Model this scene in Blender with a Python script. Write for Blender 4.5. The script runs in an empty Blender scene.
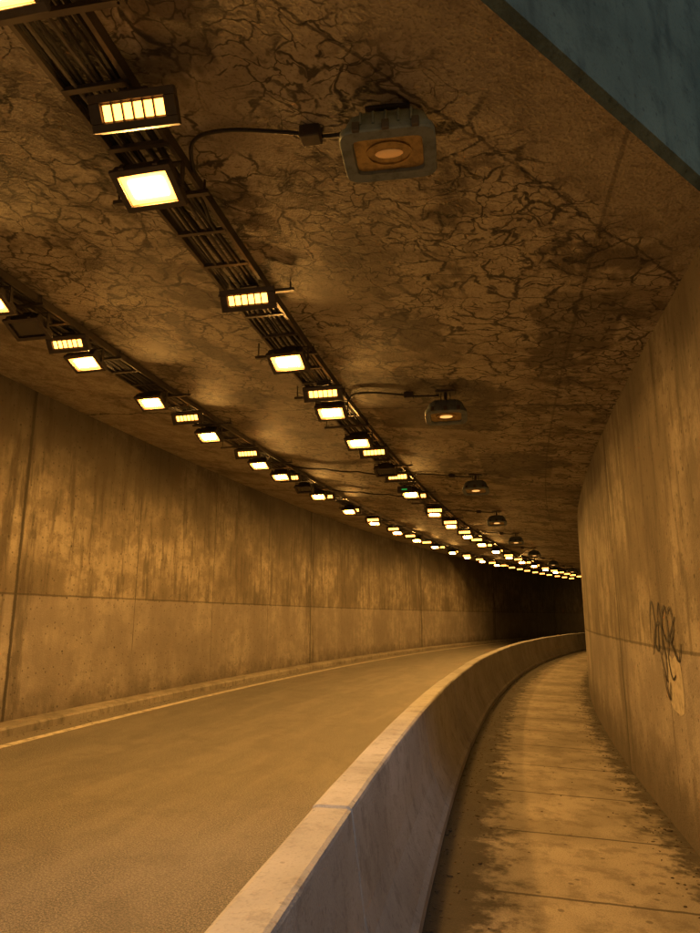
import bpy, bmesh, math, random
from mathutils import Vector, Matrix
random.seed(7)
sc = bpy.context.scene
W = 7.5; TH0 = 0.213; K = 0.0093; X0, Y0 = 2.48, 5.3
CAMH = 1.6
def frame(s):
    th = TH0 + K*s
    p = Vector((X0+(math.cos(TH0)-math.cos(th))/K, Y0+(math.sin(th)-math.sin(TH0))/K, 0))
    return p, Vector((math.cos(th), -math.sin(th), 0)), th
def P(s, d, z):
    p, n, th = frame(s); q = p - n*d; return Vector((q.x, q.y, z))
def zf(d): return -0.07 + 0.037*d
def zc(d): return CAMH + 2.25 + 0.11*d
def s_at_Y(Y, d):
    a, b = -40.0, 110.0
    for _ in range(50):
        m = (a+b)/2
        if P(m, d, 0).y < Y: a = m
        else: b = m
    return (a+b)/2
PA = Vector((0.52, 2.24, 0)); PD = Vector((1.39, 1.06, 0)).normalized(); PO = Vector((PD.y, -PD.x, 0))
def s_portal(d):
    a, b = -40.0, 60.0
    for _ in range(50):
        m = (a+b)/2
        if (P(m, d, 0)-PA).dot(PO) > 0: a = m
        else: b = m
    return (a+b)/2

# ---------------------------------------------------------------- materials
class G:
    def __init__(s, name):
        s.mat = bpy.data.materials.new(name); s.mat.use_nodes = True
        s.nt = s.mat.node_tree; s.b = s.nt.nodes['Principled BSDF']
    def put(s, sock, v):
        if v is None: return
        if isinstance(v, bpy.types.NodeSocket): s.nt.links.new(v, sock)
        else: sock.default_value = v
    def m(s, op, a, b=None, c=None):
        n = s.nt.nodes.new('ShaderNodeMath'); n.operation = op
        s.put(n.inputs[0], a); s.put(n.inputs[1], b); s.put(n.inputs[2], c); return n.outputs[0]
    def mix(s, f, a, b, mode='MIX'):
        n = s.nt.nodes.new('ShaderNodeMix'); n.data_type = 'RGBA'; n.blend_type = mode
        s.put(n.inputs[0], f); s.put(n.inputs[6], col(a)); s.put(n.inputs[7], col(b)); return n.outputs[2]
    def uv(s):
        n = s.nt.nodes.new('ShaderNodeUVMap'); n.uv_map = 'UVMap'; return n.outputs[0]
    def obj(s):
        return s.nt.nodes.new('ShaderNodeTexCoord').outputs['Object']
    def xyz(s, v):
        n = s.nt.nodes.new('ShaderNodeSeparateXYZ'); s.put(n.inputs[0], v); return n.outputs
    def scale(s, v, sc_, loc=(0,0,0)):
        n = s.nt.nodes.new('ShaderNodeMapping'); s.put(n.inputs[0], v); n.inputs['Scale'].default_value = sc_; n.inputs['Location'].default_value = loc; return n.outputs[0]
    def noise(s, v, scale, detail=3, rough=.6, dist=0, color=False):
        n = s.nt.nodes.new('ShaderNodeTexNoise'); n.noise_dimensions = '2D' if s.flat else '3D'
        s.put(n.inputs['Vector'], v); n.inputs['Scale'].default_value = scale
        n.inputs['Detail'].default_value = detail; n.inputs['Roughness'].default_value = rough; n.inputs['Distortion'].default_value = dist
        return n.outputs['Color' if color else 'Fac']
    flat = False
    def vor(s, v, scale, feature='DISTANCE_TO_EDGE'):
        n = s.nt.nodes.new('ShaderNodeTexVoronoi'); n.voronoi_dimensions = '2D' if s.flat else '3D'
        n.feature = feature; s.put(n.inputs['Vector'], v); n.inputs['Scale'].default_value = scale
        return n.outputs['Distance']
    def warp(s, v, scale, amt):
        c = s.noise(v, scale, 2, .6, color=True)
        a = s.nt.nodes.new('ShaderNodeVectorMath'); a.operation = 'SUBTRACT'; s.put(a.inputs[0], c); a.inputs[1].default_value = (.5,.5,.5)
        b = s.nt.nodes.new('ShaderNodeVectorMath'); b.operation = 'SCALE'; s.put(b.inputs[0], a.outputs[0]); b.inputs['Scale'].default_value = amt
        d = s.nt.nodes.new('ShaderNodeVectorMath'); d.operation = 'ADD'; s.put(d.inputs[0], v); s.put(d.inputs[1], b.outputs[0]); return d.outputs[0]
    def dot(s, v, w):
        n = s.nt.nodes.new('ShaderNodeVectorMath'); n.operation = 'DOT_PRODUCT'; s.put(n.inputs[0], v); n.inputs[1].default_value = w; return n.outputs['Value']
    def step(s, v, lo, hi):
        n = s.nt.nodes.new('ShaderNodeMapRange'); n.interpolation_type = 'SMOOTHSTEP'; s.put(n.inputs[0], v)
        s.put(n.inputs[1], lo); s.put(n.inputs[2], hi); n.inputs[3].default_value = 0; n.inputs[4].default_value = 1; return n.outputs[0]
    def line(s, u, period, width, off=0.0):
        f = s.m('FRACT', s.m('ADD', s.m('DIVIDE', s.m('SUBTRACT', u, off), period), 0.5))
        a = s.m('MULTIPLY', s.m('ABSOLUTE', s.m('SUBTRACT', f, .5)), period)
        return s.m('SUBTRACT', 1.0, s.step(a, width*.35, width*.8))
    def one(s, u, at, width):
        a = s.m('ABSOLUTE', s.m('SUBTRACT', u, at)); return s.m('SUBTRACT', 1.0, s.step(a, width*.35, width*.8))
    def bump(s, h, dist, strength=1.0):
        n = s.nt.nodes.new('ShaderNodeBump'); n.inputs['Distance'].default_value = dist; n.inputs['Strength'].default_value = strength
        s.put(n.inputs['Height'], h); s.nt.links.new(n.outputs[0], s.b.inputs['Normal'])
    def out(s, color, rough=.85, metal=0, spec=.3):
        s.put(s.b.inputs['Base Color'], col(color)); s.put(s.b.inputs['Roughness'], rough); s.put(s.b.inputs['Metallic'], metal)
        s.b.inputs['Specular IOR Level'].default_value = spec
        return s.mat
def col(c):
    if isinstance(c, tuple) and len(c) == 3: return (*c, 1.0)
    return c

def wall_mat(name, major, moff, minor, lift, side):
    g = G(name); g.flat = True; v = g.uv(); u, z, _ = g.xyz(v)
    big = g.noise(v, .6, 3, .65); mid = g.noise(v, 3.0, 6, .74); fine = g.noise(v, 55, 1, .7)
    streak = g.noise(g.scale(v, (3.2, .45, 1)), 1.5, 5, .7)
    boards = g.noise(g.scale(v, (7, .12, 1)), 1.0, 1, .5)
    c = g.mix(g.step(big, .3, .7), (.18,.15,.115), (.48,.43,.35))
    c = g.mix(g.m('MULTIPLY', g.step(mid, .42, .60), .6), c, (.17,.145,.11))
    low = g.m('SUBTRACT', 1.0, g.step(g.m('ADD', z, g.m('MULTIPLY', mid, .03)), lift-.02, lift+.02))
    sm = g.m('SUBTRACT', .62, g.m('MULTIPLY', low, .38))
    c = g.mix(g.m('MULTIPLY', g.step(streak, .50, .66), sm), c, (.09,.073,.055))
    c = g.mix(g.m('MULTIPLY', g.step(boards, .5, .58), .12), c, (.12,.10,.08))
    c = g.mix(g.m('MULTIPLY', low, .42), c, (.40,.37,.37))
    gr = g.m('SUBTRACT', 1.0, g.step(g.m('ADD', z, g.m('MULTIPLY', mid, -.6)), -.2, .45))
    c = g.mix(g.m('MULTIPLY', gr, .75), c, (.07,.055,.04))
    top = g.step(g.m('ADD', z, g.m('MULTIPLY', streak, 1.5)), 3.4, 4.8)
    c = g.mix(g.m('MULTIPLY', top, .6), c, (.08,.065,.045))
    wu = g.m('ADD', u, g.m('MULTIPLY', mid, .05))
    j1 = g.line(wu, major, .045, moff+.03); j2 = g.line(u, minor, .014, moff); j3 = g.one(g.m('ADD', z, g.m('MULTIPLY', mid, .03)), lift+.015, .022)
    seep = g.m('MULTIPLY', g.line(wu, major, .6, moff+.03), g.step(streak, .38, .65))
    c = g.mix(g.m('MULTIPLY', seep, .65), c, (.08,.065,.05))
    j = g.m('MAXIMUM', g.m('MULTIPLY', j1, .9), g.m('MAXIMUM', g.m('MULTIPLY', j2, g.step(big, .35, .6)), g.m('MULTIPLY', j3, .6)))
    hu = g.m('SUBTRACT', g.m('FRACT', g.m('DIVIDE', u, 1.22)), .5); hz = g.m('SUBTRACT', g.m('FRACT', g.m('DIVIDE', z, .75)), .5)
    hd = g.m('SQRT', g.m('ADD', g.m('POWER', g.m('MULTIPLY', hu, 1.22), 2), g.m('POWER', g.m('MULTIPLY', hz, .75), 2)))
    hole = g.m('SUBTRACT', 1.0, g.step(hd, .012, .02))
    pits = g.m('SUBTRACT', 1.0, g.step(g.m('ADD', g.vor(v, 5.5, 'F1'), g.m('MULTIPLY', mid, .12)), .10, .15))
    j = g.m('MAXIMUM', j, g.m('MAXIMUM', g.m('MULTIPLY', hole, .8), g.m('MULTIPLY', pits, .6)))
    c = g.mix(j, c, (.035,.03,.022))
    c = g.mix(g.m('MULTIPLY', fine, .35), c, (.10,.085,.065))
    g.bump(g.m('ADD', g.m('MULTIPLY', fine, .3), mid), .014, .85)
    return g.out(c, .80)

M = {}
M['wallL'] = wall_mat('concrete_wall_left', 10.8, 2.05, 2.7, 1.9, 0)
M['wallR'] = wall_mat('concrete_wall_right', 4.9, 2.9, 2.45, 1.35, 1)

def ceiling_mat():
    g = G('cracked_concrete_ceiling'); g.flat = True; v = g.uv(); s_, d_, _ = g.xyz(v)
    big = g.noise(v, .6, 3, .6); mid = g.noise(v, 3, 5, .7); fine = g.noise(v, 50, 1, .7)
    w = g.scale(g.warp(g.warp(v, 2.2, .30), 10, .09), (1.25, .85, 1))
    e1 = g.vor(w, 4.2); e2 = g.vor(g.scale(w, (1,1,1),(3.3,1.7,0)), 8.5)
    n5 = g.noise(v, 2.6, 4, .75)
    wid = g.m('ADD', .014, g.m('MULTIPLY', g.m('POWER', n5, 2.4), .34))
    c1 = g.m('SUBTRACT', 1.0, g.step(e1, g.m('MULTIPLY', wid, .25), wid))
    c2 = g.m('SUBTRACT', 1.0, g.step(e2, g.m('MULTIPLY', wid, .25), wid))
    area = g.step(g.noise(g.scale(v, (1,1,1), (5.2, 1.1, 0)), .75, 3, .6), .34, .47)
    area2 = g.step(g.noise(g.scale(v, (1,1,1), (1.2, 7.1, 0)), 1.0, 3, .6), .40, .50)
    near = g.m('SUBTRACT', 1.0, g.step(d_, 4.6, 6.4))
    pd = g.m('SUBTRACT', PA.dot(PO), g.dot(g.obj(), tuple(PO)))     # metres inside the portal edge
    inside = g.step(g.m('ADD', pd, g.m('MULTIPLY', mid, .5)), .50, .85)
    crack = g.m('MULTIPLY', g.m('MAXIMUM', g.m('MULTIPLY', c1, area), g.m('MULTIPLY', g.m('MULTIPLY', c2, area2), .9)), g.m('MAXIMUM', near, .25))
    crack = g.m('MULTIPLY', g.m('MULTIPLY', crack, g.m('MAXIMUM', inside, .12)), g.step(g.noise(v, 6.5, 3, .7), .32, .44))
    base = g.mix(g.step(big, .3, .7), (.20,.165,.12), (.42,.36,.27))
    base = g.mix(g.m('MULTIPLY', g.m('MULTIPLY', area, g.step(mid, .35, .6)), .6), base, (.60,.53,.41))
    def rect(a,b,c_,d): return g.m('MULTIPLY', g.m('MULTIPLY', g.step(s_, a, a+.05), g.m('SUBTRACT', 1.0, g.step(s_, b, b+.05))), g.m('MULTIPLY', g.step(d_, c_, c_+.05), g.m('SUBTRACT', 1.0, g.step(d_, d, d+.05))))
    base = g.mix(g.m('MULTIPLY', g.m('MAXIMUM', rect(1.1,3.1,1.25,2.75), g.m('MAXIMUM', rect(-.9,0.0,.25,.85), rect(4.4,6.0,.5,1.6))), g.m('MULTIPLY', mid, 1.2)), base, (.085,.068,.045))
    damp = g.step(g.noise(g.scale(v, (1,1,1), (9,4,0)), 1.4, 4, .7), .50, .62)
    base = g.mix(g.m('MULTIPLY', damp, g.m('ADD', .3, g.m('MULTIPLY', g.m('MULTIPLY', inside, near), .5))), base, (.10,.078,.052))
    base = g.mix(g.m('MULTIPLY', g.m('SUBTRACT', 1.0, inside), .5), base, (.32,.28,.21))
    c = g.mix(g.m('MULTIPLY', crack, .93), base, (.03,.025,.018))
    sk = g.m('ADD', g.m('ADD', s_, g.m('MULTIPLY', n5, .25)), g.m('MULTIPLY', d_, -.18))
    j = g.m('MAXIMUM', g.line(sk, 6.2, .035, 1.9), g.m('MULTIPLY', g.one(d_, .62, .02), .5))
    pj = g.one(g.m('ADD', pd, g.m('MULTIPLY', n5, .12)), .62, .018)
    j = g.m('MAXIMUM', j, g.m('MULTIPLY', pj, .8))
    c = g.mix(g.m('MULTIPLY', j, .85), c, (.03,.024,.018))
    c = g.mix(g.m('MULTIPLY', g.step(mid, .5, .7), .45), c, (.11,.09,.065))
    c = g.mix(g.m('MULTIPLY', g.step(fine, .5, .8), .45), c, (.07,.055,.04))
    g.bump(g.m('ADD', g.m('MULTIPLY', fine, .3), mid), .018, .9)
    return g.out(c, .7)
M['ceil'] = ceiling_mat()

def asphalt():
    g = G('worn_asphalt'); g.flat = True; v = g.uv(); s_, d_, _ = g.xyz(v)
    fine = g.noise(v, 110, 2, .8); grain = g.vor(v, 55, 'F1'); mid = g.noise(g.scale(v, (.3, 1.6, 1)), 1.6, 4, .6); big = g.noise(v, 2.2, 5, .75)
    c = g.mix(g.step(fine, .38, .62), (.06,.057,.05), (.26,.245,.21))
    c = g.mix(g.m('MULTIPLY', g.step(grain, .25, .55), .5), c, (.045,.042,.036))
    c = g.mix(g.m('MULTIPLY', g.step(mid, .4, .7), .35), c, (.24,.225,.19))
    c = g.mix(g.m('MULTIPLY', g.step(big, .48, .66), .35), c, (.07,.064,.055))
    c = g.mix(g.m('MULTIPLY', g.step(d_, W-1.15, W-.45), .45), c, (.24,.215,.18))
    g.bump(g.m('ADD', fine, g.m('MULTIPLY', grain, .8)), .009, 1.0)
    return g.out(c, .55, spec=.5)
M['road'] = asphalt()

def sidewalk():
    g = G('sidewalk_concrete'); g.flat = True; v = g.uv(); s_, d_, _ = g.xyz(v)
    big = g.noise(v, .9, 3, .6); mid = g.noise(v, 4.5, 6, .72); fine = g.noise(v, 90, 2, .8)
    c = g.mix(g.step(big, .3, .7), (.27,.245,.20), (.44,.40,.34))
    c = g.mix(g.m('MULTIPLY', g.step(mid, .45, .66), .5), c, (.14,.12,.095))
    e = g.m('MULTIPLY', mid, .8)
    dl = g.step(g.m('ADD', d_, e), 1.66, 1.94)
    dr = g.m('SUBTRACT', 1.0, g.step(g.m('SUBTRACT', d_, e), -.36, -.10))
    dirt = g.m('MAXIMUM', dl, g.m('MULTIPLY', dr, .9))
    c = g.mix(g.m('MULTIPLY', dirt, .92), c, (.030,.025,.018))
    wj = g.m('ADD', s_, g.m('MULTIPLY', mid, .03))
    j = g.line(wj, 1.25, .024, .2)
    c = g.mix(g.m('MULTIPLY', j, .8), c, (.04,.034,.025))
    spots = g.m('SUBTRACT', 1.0, g.step(g.m('ADD', g.vor(v, 2.7, 'F1'), g.m('MULTIPLY', mid, .1)), .08, .11))
    c = g.mix(g.m('MULTIPLY', spots, .6), c, (.06,.05,.04))
    c = g.mix(g.m('MULTIPLY', g.step(fine, .45, .75), .45), c, (.10,.085,.065))
    g.bump(g.m('ADD', g.m('MULTIPLY', fine, .4), g.m('MULTIPLY', mid, .6)), .012, .9)
    return g.out(c, .8)
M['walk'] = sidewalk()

def conc(name, a, b, dark=(.08,.07,.055), scale=1.0, streaky=.6, sfreq=(6,6,.6)):
    g = G(name); v = g.obj()
    big = g.noise(v, 1.1*scale, 3, .6); mid = g.noise(v, 7*scale, 5, .72); fine = g.noise(v, 80*scale, 1, .7)
    c = g.mix(g.step(big, .3, .7), a, b)
    if streaky:
        st = g.noise(g.scale(v, sfreq), 1.5, 3, .65); c = g.mix(g.m('MULTIPLY', g.step(st, .5, .75), streaky), c, dark)
    c = g.mix(g.m('MULTIPLY', g.step(mid, .48, .68), .5), c, dark)
    pits = g.m('SUBTRACT', 1.0, g.step(g.m('ADD', g.vor(v, 14*scale, 'F1'), g.m('MULTIPLY', mid, .2)), .18, .25))
    c = g.mix(g.m('MULTIPLY', pits, .5), c, dark)
    c = g.mix(g.m('MULTIPLY', g.step(fine, .5, .8), .3), c, dark)
    g.bump(g.m('ADD', g.m('MULTIPLY', fine, .4), mid), .008, .8)
    return g.out(c, .8)
M['barrier'] = conc('barrier_concrete', (.33,.335,.345), (.47,.48,.50), (.17,.165,.16), 1.0, .25, (2,2,.8))
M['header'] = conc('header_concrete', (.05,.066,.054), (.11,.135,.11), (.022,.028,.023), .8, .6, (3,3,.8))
M['kerb'] = conc('kerb_concrete', (.22,.20,.17), (.36,.33,.28))
M['ground'] = conc('ground_earth', (.06,.05,.035), (.10,.09,.06), (.04,.035,.02), .3, 0)

def simple(name, c, rough, metal=0, var=.4, sc_=9, spec=.4):
    g = G(name); v = g.obj(); n = g.noise(v, sc_, 3, .7)
    dk = tuple(x*.35 for x in c)
    return g.out(g.mix(g.m('MULTIPLY', g.step(n, .4, .7), var), c, dk), rough, metal, spec)
M['housing'] = simple('lamp_housing_metal', (.10,.085,.075), .5, .4)
M['oldhouse'] = simple('weathered_bluegrey_housing', (.19,.23,.26), .5, .2, .6, 14)
M['galv'] = simple('galvanised_tray', (.16,.14,.12), .5, .6)
M['cable'] = simple('black_cable', (.03,.027,.024), .55)
M['cable2'] = simple('grey_conduit', (.11,.10,.09), .5)
M['ink'] = simple('graffiti_paint', (.02,.016,.018), .6, var=.2)
M['patch'] = simple('buff_paint_patch', (.52,.47,.38), .8, var=.6, sc_=14)
M['pebble'] = simple('grit', (.12,.095,.06), .9, var=.8, sc_=3)
M['darkglass'] = simple('unlit_glass', (.05,.04,.03), .15, spec=.6)
M['reflector'] = simple('amber_reflector', (.46,.31,.12), .3, .5, var=.7, sc_=22)
g = G('worn_lane_paint'); g.flat = True; v = g.uv(); n = g.noise(v, 9, 5, .75)
M['paint'] = g.out(g.mix(g.m('MULTIPLY', g.step(n, .48, .64), .75), (.55,.52,.45), (.16,.145,.12)), .7)
def emis(name, c, strength, sample=True):
    g = G(name); g.out(c, .4)
    g.b.inputs['Emission Color'].default_value = (*c, 1); g.b.inputs['Emission Strength'].default_value = strength
    if not sample: g.mat.cycles.emission_sampling = 'NONE'
    return g.mat
M['core'] = emis('sodium_arc_core', (1.0,.475,.10), 820)
M['flood'] = emis('sodium_pane', (1.0,.42,.08), 4.2, False)
M['led'] = emis('amber_led_segment', (1.0,.36,.055), 9)
M['bulb'] = emis('dim_amber_bulb', (1.0,.50,.12), .12, False)
M['bulb2'] = emis('amber_bulb', (1.0,.52,.14), 1.2, False)
M['green'] = emis('green_indicator', (.05,.8,.15), .35, False)

# ---------------------------------------------------------------- builders
def finish(name, bm, mats, smooth=False):
    me = bpy.data.meshes.new(name); bm.to_mesh(me); bm.free()
    for m in mats: me.materials.append(m)
    if smooth:
        for p in me.polygons: p.use_smooth = True
    o = bpy.data.objects.new(name, me); sc.collection.objects.link(o)
    return o
def add_sweep(bm, rings, uvs, closed=True, mi=0, caps=False):
    uvl = bm.loops.layers.uv.get('UVMap') or bm.loops.layers.uv.new('UVMap')
    V = [[bm.verts.new(p) for p in r] for r in rings]
    n = len(rings[0]); rng = range(n if closed else n-1)
    for i in range(len(V)-1):
        for j in rng:
            k = (j+1) % n
            f = bm.faces.new((V[i][j], V[i][k], V[i+1][k], V[i+1][j])); f.material_index = mi
            for l, (a, b) in zip(f.loops, ((i,j),(i,k),(i+1,k),(i+1,j))): l[uvl].uv = uvs[a][b]
    if caps and closed:
        f = bm.faces.new(V[0][::-1]); f.material_index = mi
        f = bm.faces.new(V[-1]); f.material_index = mi
    return V
def srange(a, b, st):
    n = max(1, int(math.ceil((b-a)/st))); return [a+(b-a)*i/n for i in range(n+1)]
def sweep_dz(bm, prof, a, b, st=1.0, closed=True, mi=0, caps=True, uvmode='z'):
    S = srange(a, b, st)
    rings = [[P(s, d, z) for d, z in prof] for s in S]
    uvs = [[(s, z if uvmode == 'z' else d) for d, z in prof] for s in S]
    add_sweep(bm, rings, uvs, closed, mi, caps)
def fixn(bm): bmesh.ops.recalc_face_normals(bm, faces=bm.faces)
def tube(bm, pts, r, mi=0, seg=8):
    rings = []
    for i, p in enumerate(pts):
        t = (pts[min(i+1, len(pts)-1)] - pts[max(i-1, 0)]).normalized()
        up = Vector((0,0,1)) if abs(t.z) < .9 else Vector((1,0,0))
        a = t.cross(up).normalized(); b = a.cross(t).normalized()
        rings.append([p + a*math.cos(2*math.pi*k/seg)*r + b*math.sin(2*math.pi*k/seg)*r for k in range(seg)])
    add_sweep(bm, rings, [[(0,0)]*seg]*len(rings), True, mi, True)
def rotm(t, pv): return Matrix.Translation(Vector(pv)) @ Matrix.Rotation(t, 4, 'X') @ Matrix.Translation(-Vector(pv))
def box(bm, c, size, mi=0, rot=None, taper=(1,1), bev=.006, piv=None):
    r = bmesh.ops.create_cube(bm, size=1); vs = r['verts']
    for v in vs:
        k = taper if v.co.z < 0 else (1,1)
        v.co = Vector((v.co.x*size[0]*k[0], v.co.y*size[1]*k[1], v.co.z*size[2]))
    fs = set(f for v in vs for f in v.link_faces)
    for f in fs: f.material_index = mi
    if bev > 0:
        es = list(set(e for v in vs for e in v.link_edges))
        rb = bmesh.ops.bevel(bm, geom=es, offset=bev, segments=2, affect='EDGES', profile=.5)
        allv = [v for v in (set(vs) | set(rb['verts'])) if v.is_valid]
        for f in rb['faces']: f.material_index = mi
        vs = list(set(allv) | set(v for f in rb['faces'] for v in f.verts))
    Mx = Matrix.Translation(Vector(c))
    if rot is not None: Mx = rotm(rot, piv if piv is not None else c) @ Mx
    for v in vs: v.co = Mx @ v.co
    return vs
def quad(bm, c, sx, sy, mi, rot, piv):
    R_ = rotm(rot, piv)
    vs = [bm.verts.new(R_ @ Vector((c[0]+a*sx/2, c[1]+b*sy/2, c[2]))) for a, b in ((-1,-1),(-1,1),(1,1),(1,-1))]
    f = bm.faces.new(vs); f.material_index = mi

# ---------------------------------------------------------------- tunnel shell
SE = 105
bm = bmesh.new(); sweep_dz(bm, [(0,-.55),(0,zc(0)+.002),(-.45,zc(-.45)-.1),(-.45,-.55)], -26, SE, 1.0); fixn(bm)
finish('tunnel_wall', bm, [M['wallR']])
bm = bmesh.new(); sweep_dz(bm, [(W,-.55),(W,zc(W)+.002),(W+.45,zc(W)+.002),(W+.45,-.55)], -26, SE, 1.0); fixn(bm)
finish('tunnel_wall', bm, [M['wallL']])
bm = bmesh.new(); uvl = bm.loops.layers.uv.new('UVMap')
D = [ -.44, 0, .5, 1, 1.5, 2, 2.5, 3, 3.5, 4, 4.5, 5, 5.5, 6, 6.5, 7, W, W+.44]
NF = 130; grid = []
for i in range(NF+1):
    row = []
    for d in D:
        s0 = s_portal(d); s = s0 + (SE-s0)*(i/NF)
        row.append((bm.verts.new(P(s, d, zc(d))), (s, d)))
    grid.append(row)
for i in range(NF):
    for j in range(len(D)-1):
        q = (grid[i][j], grid[i][j+1], grid[i+1][j+1], grid[i+1][j])
        f = bm.faces.new([a[0] for a in q])
        for l, a in zip(f.loops, q): l[uvl].uv = a[1]
finish('tunnel_ceiling', bm, [M['ceil']])
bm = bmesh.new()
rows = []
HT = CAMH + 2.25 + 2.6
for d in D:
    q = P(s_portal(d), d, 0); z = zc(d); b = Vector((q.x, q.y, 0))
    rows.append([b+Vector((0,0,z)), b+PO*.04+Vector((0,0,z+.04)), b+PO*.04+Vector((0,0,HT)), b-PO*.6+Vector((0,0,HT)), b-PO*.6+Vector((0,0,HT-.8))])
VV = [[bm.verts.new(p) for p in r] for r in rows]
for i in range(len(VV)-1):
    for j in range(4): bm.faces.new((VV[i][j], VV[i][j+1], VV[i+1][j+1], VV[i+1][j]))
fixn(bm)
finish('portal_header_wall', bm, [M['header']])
bm = bmesh.new(); rr = []
for i in range(NF+1):
    rr.append([bm.verts.new(P(s_portal(d)+.6+(SE-s_portal(d)-.6)*i/NF, d, HT-.8)) for d in (-.44, W+.44)])
for i in range(NF): bm.faces.new((rr[i][0], rr[i][1], rr[i+1][1], rr[i+1][0]))
finish('tunnel_roof_deck', bm, [M['ground']])

bm = bmesh.new(); S = srange(-26, SE, 1.0)
DR = [2.0, 3, 4, 5, 6, W-.30]
add_sweep(bm, [[P(s, d, zf(d)) for d in DR] for s in S], [[(s, d) for d in DR] for s in S], False)
finish('road', bm, [M['road']])
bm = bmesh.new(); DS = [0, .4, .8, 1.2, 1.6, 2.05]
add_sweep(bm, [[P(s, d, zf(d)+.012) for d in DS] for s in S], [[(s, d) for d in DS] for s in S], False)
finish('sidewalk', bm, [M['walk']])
bm = bmesh.new(); kd = W-.32; z0 = zf(kd)
sweep_dz(bm, [(kd, z0-.1),(kd, z0+.085),(kd+.02, z0+.11),(W, z0+.12),(W, z0-.1)], -26, SE, 1.0); fixn(bm)
finish('kerb', bm, [M['kerb']])
bm = bmesh.new(); DL = [W-.72, W-.60]
add_sweep(bm, [[P(s, d, zf(d)+.004) for d in DL] for s in S], [[(s, d) for d in DL] for s in S], False)
finish('lane_edge_line', bm, [M['paint']])
bm = bmesh.new(); R = 1500
f = bm.faces.new([bm.verts.new(p) for p in ((-R,-R,-.6),(R,-R,-.6),(R,R,-.6),(-R,R,-.6))])
finish('ground', bm, [M['ground']])

bm = bmesh.new(); BW = 1.79
def bprof(ins=0.0):
    p = [(0,-.05),(0,.07),(.03,.10),(.12,.30),(.145,.40),(.195,.790),(.200,.803),(.215,.812),(.35,.812),(.368,.803),(.374,.790),(.42,.40),(.445,.30),(.54,.10),(.57,.07),(.57,-.05)]
    out = []
    for d, z in p:
        dd = BW + d
        if ins: dd += ins if d < .28 else -ins
        out.append((dd, z + zf(BW+.3) - (ins if z > .7 else 0)))
    return out
s0 = -2.62 - 3.0*7
while s0 < 90:
    j = random.uniform(-.006, .006)
    S_ = [s0+.006, s0+.016] + srange(s0+.3, s0+2.7, .3) + [s0+2.984, s0+2.994]; rings = []
    for ii, s in enumerate(S_):
        r = []
        e = .008 if ii in (0, len(S_)-1) else 0
        for (d, z) in bprof(e):
            r.append(P(s, d+j+random.gauss(0, .0008), z+j*.8+random.gauss(0, .0006)))
        rings.append(r)
    add_sweep(bm, rings, [[(0,0)]*len(rings[0])]*len(rings), True, 0, True); s0 += 3.0
sweep_dz(bm, bprof(.02), -23.4, 90, 1.0)
fixn(bm)
finish('concrete_barrier', bm, [M['barrier']])

# ---------------------------------------------------------------- cable trays
def tray(dc):
    a = s_portal(dc)+.4; b = 52
    bm = bmesh.new()
    zt = zc(dc) - .055
    for e in (-.17, .17):
        dd = dc+e
        sweep_dz(bm, [(dd-.012, zt-.04),(dd-.012, zt+.03),(dd+.012, zt+.03),(dd+.012, zt-.04)], a, b, 1.0, mi=0)
    s = a+.1; k = 0
    while s < b:
        wdt = .34 if k % 3 else .62
        off = 0 if k % 3 else random.choice((-.08,.08))
        dd0, dd1 = dc-wdt/2+off, dc+wdt/2+off
        z = zt-.045 - (.02 if k % 3 == 0 else 0)
        pr = [P(s-.015, dd0, z), P(s+.015, dd0, z), P(s+.015, dd0, z+.025), P(s-.015, dd0, z+.025)]
        pr2 = [P(s-.015, dd1, z), P(s+.015, dd1, z), P(s+.015, dd1, z+.025), P(s-.015, dd1, z+.025)]
        add_sweep(bm, [pr, pr2], [[(0,0)]*4]*2, True, 0, True)
        if k % 3 == 0:
            for ddx in (dd0+.03, dd1-.03):
                tube(bm, [P(s, ddx, z), P(s, ddx, zc(ddx)+.01)], .007, 0, 6)
        s += .42; k += 1
    for q in range(10):
        e = -.145 + .032*q; r = random.choice((.010,.013,.016)); ph = random.uniform(0, 6)
        pts = [P(s, dc+e+.016*math.sin(s*1.3+ph)+.008*math.sin(s*3.7+ph), zt-.02+.012*math.sin(s*2.1+ph*2)+(.02 if q % 3 == 0 else 0)) for s in srange(a, b, .5)]
        tube(bm, pts, r, 1 if q % 4 else 2, 6)
    fixn(bm)
    return finish('cable_tray', bm, [M['galv'], M['cable'], M['cable2']])
D1, D2, D3 = 3.15, 5.4, 1.8
tray(D1); tray(D2)

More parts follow.
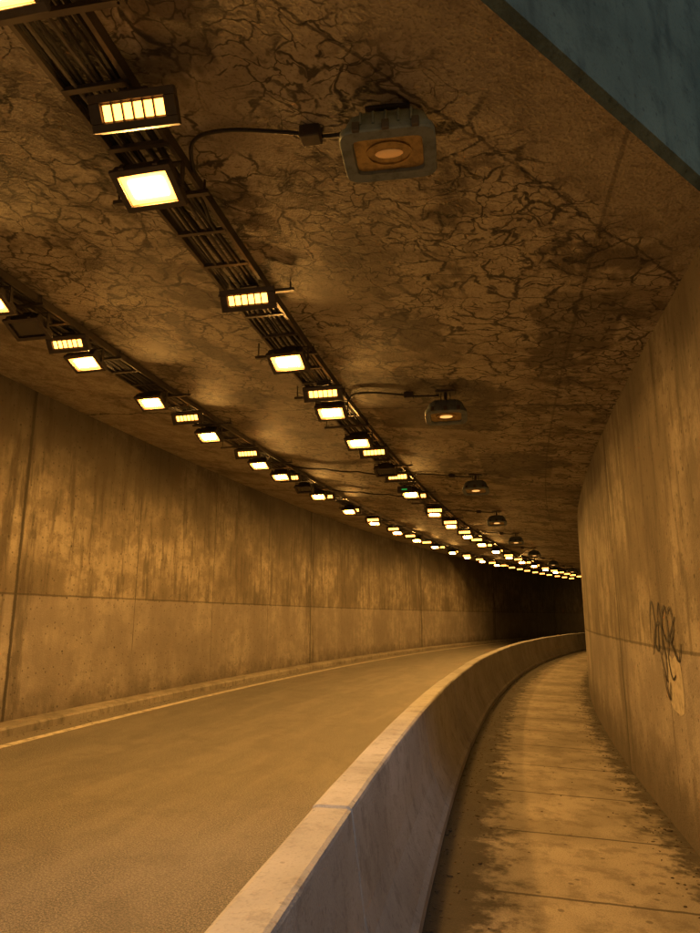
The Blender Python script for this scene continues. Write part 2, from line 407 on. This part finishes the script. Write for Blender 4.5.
# ---------------------------------------------------------------- lamps
def flood_mesh(lit=True):
    bm = bmesh.new(); t = math.radians(-24); pv = (0, 0, -.12)
    box(bm, (0, .02, -.008), (.12,.10,.016), 0, bev=.003)
    for sx in (-1, 1): box(bm, (sx*.19, 0, -.085), (.010,.035,.15), 0, bev=.002)
    box(bm, (0, 0, -.018), (.39,.035,.010), 0, bev=.002)
    box(bm, (0, .0, -.075), (.25,.15,.08), 0, t, bev=.012, piv=pv)
    box(bm, (0, .0, -.125), (.34,.24,.05), 0, t, bev=.010, piv=pv)
    for i in range(7): box(bm, (-.10+.033*i, 0, -.033), (.006,.13,.02), 0, t, bev=0, piv=pv)
    zz = -.162
    for sy in (-1, 1): box(bm, (0, sy*.108, zz), (.36,.038,.03), 0, t, bev=.004, piv=pv)
    for sx in (-1, 1): box(bm, (sx*.160, 0, zz), (.040,.180,.03), 0, t, bev=.004, piv=pv)
    quad(bm, (0, 0, -.158), .30, .19, 1, t, pv)
    if lit: quad(bm, (0, 0, -.166), .20, .10, 2, t, pv)
    for sx in (-.1, .1): box(bm, (sx, -.132, -.15), (.03,.014,.045), 0, t, bev=.003, piv=pv)
    me = bpy.data.meshes.new('flood_lamp'); bm.to_mesh(me); bm.free()
    for m in ('housing', 'flood' if lit else 'darkglass', 'core'): me.materials.append(M[m])
    return me
def led_mesh():
    bm = bmesh.new(); t = math.radians(-58); pv = (0,0,-.10)
    box(bm, (0, .0, -.008), (.14,.08,.016), 0, bev=.003)
    for sx in (-1, 1): box(bm, (sx*.07, 0, -.05), (.010,.03,.09), 0, bev=.002)
    box(bm, (0, 0, -.095), (.42,.16,.05), 0, t, bev=.008, piv=pv)
    for i in range(11): box(bm, (-.17+.034*i, 0, -.062), (.006,.12,.02), 0, t, bev=0, piv=pv)
    for sy in (-1, 1): box(bm, (0, sy*.064, -.128), (.44,.038,.03), 0, t, bev=.003, piv=pv)
    for sx in (-1, 1): box(bm, (sx*.190, 0, -.130), (.058,.088,.034), 0, t, bev=.004, piv=pv)
    for i in range(5): box(bm, (-.106+.053*i, 0, -.132), (.008,.088,.012), 0, t, bev=0, piv=pv)
    for i in range(6): quad(bm, (-.1325+.053*i, 0, -.128), .044, .070, 1, t, pv)
    me = bpy.data.meshes.new('led_tunnel_light'); bm.to_mesh(me); bm.free()
    me.materials.append(M['housing']); me.materials.append(M['led'])
    return me
def old_mesh(drop, bulb, tilt, ex):
    bm = bmesh.new(); t = math.radians(tilt); dz = -drop; pv = (0,0,-.14+dz)
    R_ = rotm(t, pv)
    box(bm, (0, .0, -.010), (.22,.16,.020), 1, bev=.004)
    tube(bm, [Vector((0,0,-.01)), Vector((0,0,-.07+dz))], .018, 1, 10)
    for sx in (-1, 1): box(bm, (sx*.05, 0, -.05+dz*.5), (.008,.05,.06-dz*.9), 1, bev=.002)
    secs = [(-.045,.14,.10),(-.052,.20,.15),(-.075,.30,.23),(-.11,.375,.28),(-.15,.405,.30),(-.195,.42,.315),(-.20,.455,.345),(-.232,.46,.35),(-.240,.45,.34)]
    n = 40; rings = []
    def se(a, sx, sy, z, e):
        ca, sa = math.cos(a), math.sin(a)
        return R_ @ Vector((math.copysign(abs(ca)**e, ca)*sx/2, math.copysign(abs(sa)**e, sa)*sy/2, z+dz))
    ang = [2*math.pi*(k+.5)/n for k in range(n)]
    for z, sx, sy in secs: rings.append([se(a, sx, sy, z, ex) for a in ang])
    V = add_sweep(bm, rings, [[(0,0)]*n]*len(rings), True, 0, False)
    bm.faces.new(V[0])
    VI = add_sweep(bm, [[se(a, sx, sy, z, ex*.8) for a in ang] for z, sx, sy in ((-.240,.34,.235),(-.222,.33,.225))], [[(0,0)]*n]*2, True, 0, False)
    for k in range(n):
        bm.faces.new((V[-1][k], V[-1][(k+1)%n], VI[0][(k+1)%n], VI[0][k]))
    f = bm.faces.new(VI[1]); f.material_index = 2
    for sx in (-.14, 0, .14): box(bm, (sx, -.178, -.215+dz), (.035,.02,.05), 1, t, bev=.004, piv=pv)
    for sx in (-.12,-.06, 0, .06, .12): box(bm, (sx, -.158, -.15+dz), (.012,.012,.07), 0, t, bev=.003, piv=pv)
    rings = []
    for k in range(n+1):
        a = 2*math.pi*k/n; ca, sa = math.cos(a), math.sin(a)
        rings.append([R_ @ Vector((ca*.115*q, sa*.080*q, z+dz)) for q, z in ((1.0,-.2215),(1.0,-.229),(.9,-.229),(.9,-.2215))])
    add_sweep(bm, rings, [[(0,0)]*4]*(n+1), True, 2, False)
    r = bmesh.ops.create_uvsphere(bm, u_segments=14, v_segments=8, radius=1)
    for v in r['verts']: v.co = R_ @ Vector((v.co.x*.070, v.co.y*.028, -.226+dz+v.co.z*.010))
    for f in set(f for v in r['verts'] for f in v.link_faces): f.material_index = 3
    fixn(bm)
    me = bpy.data.meshes.new('ceiling_floodlight'); bm.to_mesh(me); bm.free()
    for m in ('oldhouse', 'housing', 'reflector', bulb): me.materials.append(M[m])
    return me
fm, fd, lm = flood_mesh(), flood_mesh(False), led_mesh()
om, om2 = old_mesh(.0, 'bulb', -3, .28), old_mesh(.07, 'bulb2', -12, .42)
def place(me, name, s, d, dz, yaw=0):
    o = bpy.data.objects.new(name, me); sc.collection.objects.link(o)
    o.location = P(s, d, zc(d)+dz); o.rotation_euler = (random.uniform(-.04,.04), 0, -(TH0+K*s)+yaw); return o
TZ = -.118
def run(dc, led_Y, flood_Y, dark_Y):
    for Y in led_Y: place(lm, 'led_tunnel_light', s_at_Y(Y, dc), dc-(.20 if Y < 3 else .06), TZ+.02, random.uniform(-.04,.04))
    for Y in flood_Y: place(fm, 'flood_lamp', s_at_Y(Y, dc), dc-.02, TZ, random.uniform(-.05,.05))
    for Y in dark_Y: place(fd, 'unlit_flood_lamp', s_at_Y(Y, dc), dc, TZ)
def cont(a, step, end):
    out = []
    while a < end: out.append(a); a += step*random.uniform(.88,1.12)
    return out
run(D1, [2.86,4.85,7.1,9.8,11.6]+cont(13.5,1.9,36)+cont(36,1.3,50), [2.10,3.36,6.0,7.6,9.0]+cont(13.0,2.3,37)+[56,64], [10.9])  # trailing floods past the bend: added out of sight to light the far wall
run(D2, [2.2,4.2,6.3,8.85,10.9]+cont(12.9,1.9,36)+cont(36,1.3,48), [.6,2.9,5.28,6.65,8.0,9.6,11.5]+cont(12.5,2.3,36)+[70], [5.8,13.8])  # farthest flood is also an added, unseen lamp for glow at the far end

def wavy(pts, n=10, sag=.0):
    out = []
    for a, b in zip(pts[:-1], pts[1:]):
        for i in range(n):
            t = i/n; p = a.lerp(b, t) + Vector((0,0,-sag*math.sin(math.pi*t))); out.append(p)
    out.append(pts[-1]); return out
OY = [2.93, 7.2, 11.7, 15.9, 20.2, 24.5, 29, 33.5, 38, 42.5]
for i, Y in enumerate(OY):
    dd = D3 - (.03 if i == 0 else 0)
    s = s_at_Y(Y, dd); place(om if i == 0 else om2, 'ceiling_floodlight', s, dd, -.002, random.uniform(-.06,.06))
    bm = bmesh.new(); zz = -.03
    pts = [(s+.75+.15*(i%2), D1-.12, -.10), (s+.45, D1-.16, -.035), (s+.12, D1-.28, -.03), (s+.03, D1-.5, zz), (s+.06, dd+.55, zz), (s+.10, dd+.34, zz), (s+.03, dd+.08, -.04)]
    pts = [P(a, d, zc(d)+z) for a, d, z in pts]
    sm = []; c = [pts[0]]+pts+[pts[-1]]
    for q in range(1, len(c)-2):
        for k in range(7):
            t = k/7; p0,p1,p2,p3 = c[q-1:q+3]
            sm.append(.5*((2*p1)+(-p0+p2)*t+(2*p0-5*p1+4*p2-p3)*t*t+(-p0+3*p1-3*p2+p3)*t**3))
    sm.append(pts[-1])
    tube(bm, sm, .011, 0, 8)
    th = TH0+K*s
    vs = box(bm, (0,0,0), (.11,.09,.07), 1, bev=.008)
    Mx = Matrix.Translation(P(s+.08, dd+.42, zc(dd+.42)-.035)) @ Matrix.Rotation(-th, 4, 'Z')
    for v in vs: v.co = Mx @ v.co
    fixn(bm); finish('power_conduit', bm, [M['cable'], M['housing']])
for Y in (12.2, 14.6):
    s = s_at_Y(Y, 4.0); bm = bmesh.new()
    tube(bm, wavy([P(s+.1*k, D2-.2-(D2-D1-.4)*k/3, zc(D2-.2-(D2-D1-.4)*k/3)-.04) for k in range(4)], 4, .02), .014, 0, 8)
    finish('power_conduit', bm, [M['cable']])
bm = bmesh.new(); box(bm, (0,0,-.09), (.26,.08,.12), 0, bev=.006); box(bm, (0,-.044,-.09), (.10,.008,.02), 1, bev=.002); box(bm, (0,0,-.015), (.03,.03,.04), 0, bev=.002); fixn(bm)
me = finish('exit_sign_light', bm, [M['housing'], M['green']])
s = s_at_Y(12.4, D1); me.location = P(s, D1-.02, zc(D1)-.20); me.rotation_euler = (0,0,-(TH0+K*s))

# ---------------------------------------------------------------- graffiti
bm = bmesh.new()
def ribbon(pts, w, dd, mi=0):
    n = len(pts); vs = []
    for i, (a, z) in enumerate(pts):
        a0, z0 = pts[max(i-1,0)]; a1, z1 = pts[min(i+1,n-1)]
        t = Vector((a1-a0, z1-z0)).normalized(); nn = Vector((-t.y, t.x))*w*(.6+.4*math.sin(math.pi*i/(n-1)))
        vs.append((bm.verts.new(P(a+nn.x, dd, z+nn.y)), bm.verts.new(P(a-nn.x, dd, z-nn.y))))
    for i in range(n-1):
        f = bm.faces.new((vs[i][0], vs[i][1], vs[i+1][1], vs[i+1][0])); f.material_index = mi
def spl(ctrl, n=8):
    out = []; c = [ctrl[0]]+ctrl+[ctrl[-1]]
    for i in range(1, len(c)-2):
        for k in range(n):
            t = k/n; q = []
            for x in (0,1):
                p0,p1,p2,p3 = c[i-1][x],c[i][x],c[i+1][x],c[i+2][x]
                q.append(.5*((2*p1)+(-p0+p2)*t+(2*p0-5*p1+4*p2-p3)*t*t+(-p0+3*p1-3*p2+p3)*t**3))
            out.append(tuple(q))
    out.append(ctrl[-1]); return out
strokes = [
 [(.92,1.35),(.85,1.66),(.74,1.72),(.68,1.45),(.74,1.30),(.62,1.26),(.55,1.62),(.48,1.70),(.45,1.40),(.50,1.20)],
 [(.86,1.18),(.72,1.42),(.58,1.52),(.45,1.48),(.30,1.35),(.15,1.42),(-.05,1.58)],
 [(.60,1.30),(.50,1.10),(.40,.96),(.36,1.15),(.45,1.38),(.36,1.62),(.26,1.66),(.22,1.40),(.28,1.18),(.20,1.00),(.08,1.04)],
 [(.20,1.60),(.08,1.66),(.02,1.48),(.12,1.36),(.22,1.40),(.08,1.28),(-.06,1.18),(-.16,1.34)],
 [(.52,1.06),(.44,.88),(.34,.80),(.28,.96)],
]
for i, st in enumerate(strokes): ribbon(spl([(a+.08, 1.72-(1.72-z)*.82) for a, z in st]), .014, .004+.0012*i)
finish('graffiti_tag', bm, [M['ink']])
bm = bmesh.new()
ring = [(.02,.90),(.14,.87),(.34,.89),(.44,.93),(.45,1.20),(.40,1.32),(.24,1.28),(.08,1.33),(.0,1.22),(-.02,1.02)]
bm.faces.new([bm.verts.new(P(a, .002, z)) for a, z in ring]); finish('paint_patch', bm, [M['patch']])

# ---------------------------------------------------------------- grit
bm = bmesh.new()
def chip(s, d, r, z):
    p = P(s, d, z); rr = bmesh.ops.create_icosphere(bm, subdivisions=1, radius=1)
    q = Matrix.Rotation(random.uniform(0,6), 3, 'Z'); a, b, c = r*random.uniform(.7,1.6), r*random.uniform(.5,1), r*random.uniform(.25,.6)
    for v in rr['verts']: v.co = p + q @ Vector((v.co.x*a*random.uniform(.8,1.2), v.co.y*b*random.uniform(.8,1.2), v.co.z*c))
for _ in range(1400):
    s = random.uniform(-3, 14)
    if random.random() < .55: d = BW - abs(random.gauss(0, .18)) - .01
    else: d = abs(random.gauss(0, .17)) + .01
    r = random.uniform(.004, .013)
    if random.random() < .08: r *= 1.9
    chip(s, d, r, zf(d)+.014)
for _ in range(90): chip(random.uniform(-3, 14), random.uniform(.2,1.5), random.uniform(.003,.009), zf(1)+.014)
for _ in range(250):
    d = W-.34-abs(random.gauss(0,.12)); chip(random.uniform(0, 14), d, random.uniform(.004,.012), zf(d)+.002)
finish('grit', bm, [M['pebble']])

# ---------------------------------------------------------------- world, moon
w = bpy.data.worlds.new('World'); sc.world = w; w.use_nodes = True; nt = w.node_tree
bg = nt.nodes['Background']; sky = nt.nodes.new('ShaderNodeTexSky'); sky.sky_type = 'NISHITA'; sky.sun_disc = False
sky.sun_elevation = math.radians(1.0); sky.sun_rotation = math.radians(170)
hs = nt.nodes.new('ShaderNodeMix'); hs.data_type = 'RGBA'; hs.blend_type = 'MULTIPLY'; hs.inputs[0].default_value = 1
nt.links.new(sky.outputs[0], hs.inputs[6]); hs.inputs[7].default_value = (.72, .92, 1.0, 1)
nt.links.new(hs.outputs[2], bg.inputs[0]); bg.inputs[1].default_value = .32
sl = bpy.data.lights.new('sun', 'SUN'); sl.energy = .7; sl.angle = math.radians(15); sl.color = (.55,.80,1)
so = bpy.data.objects.new('sun', sl); sc.collection.objects.link(so)
so.rotation_euler = (math.radians(45), 0, math.radians(20))

cam = bpy.data.cameras.new('camera'); co = bpy.data.objects.new('camera', cam); sc.collection.objects.link(co)
co.location = (0, 0, CAMH); co.rotation_euler = (math.radians(90+12.5), 0, 0)
cam.sensor_fit = 'VERTICAL'; cam.sensor_height = 36; cam.lens = 680/933*36; cam.clip_start = .05; cam.clip_end = 4000
sc.camera = co
sc.view_settings.view_transform = 'Standard'; sc.view_settings.look = 'None'; sc.view_settings.exposure = 0
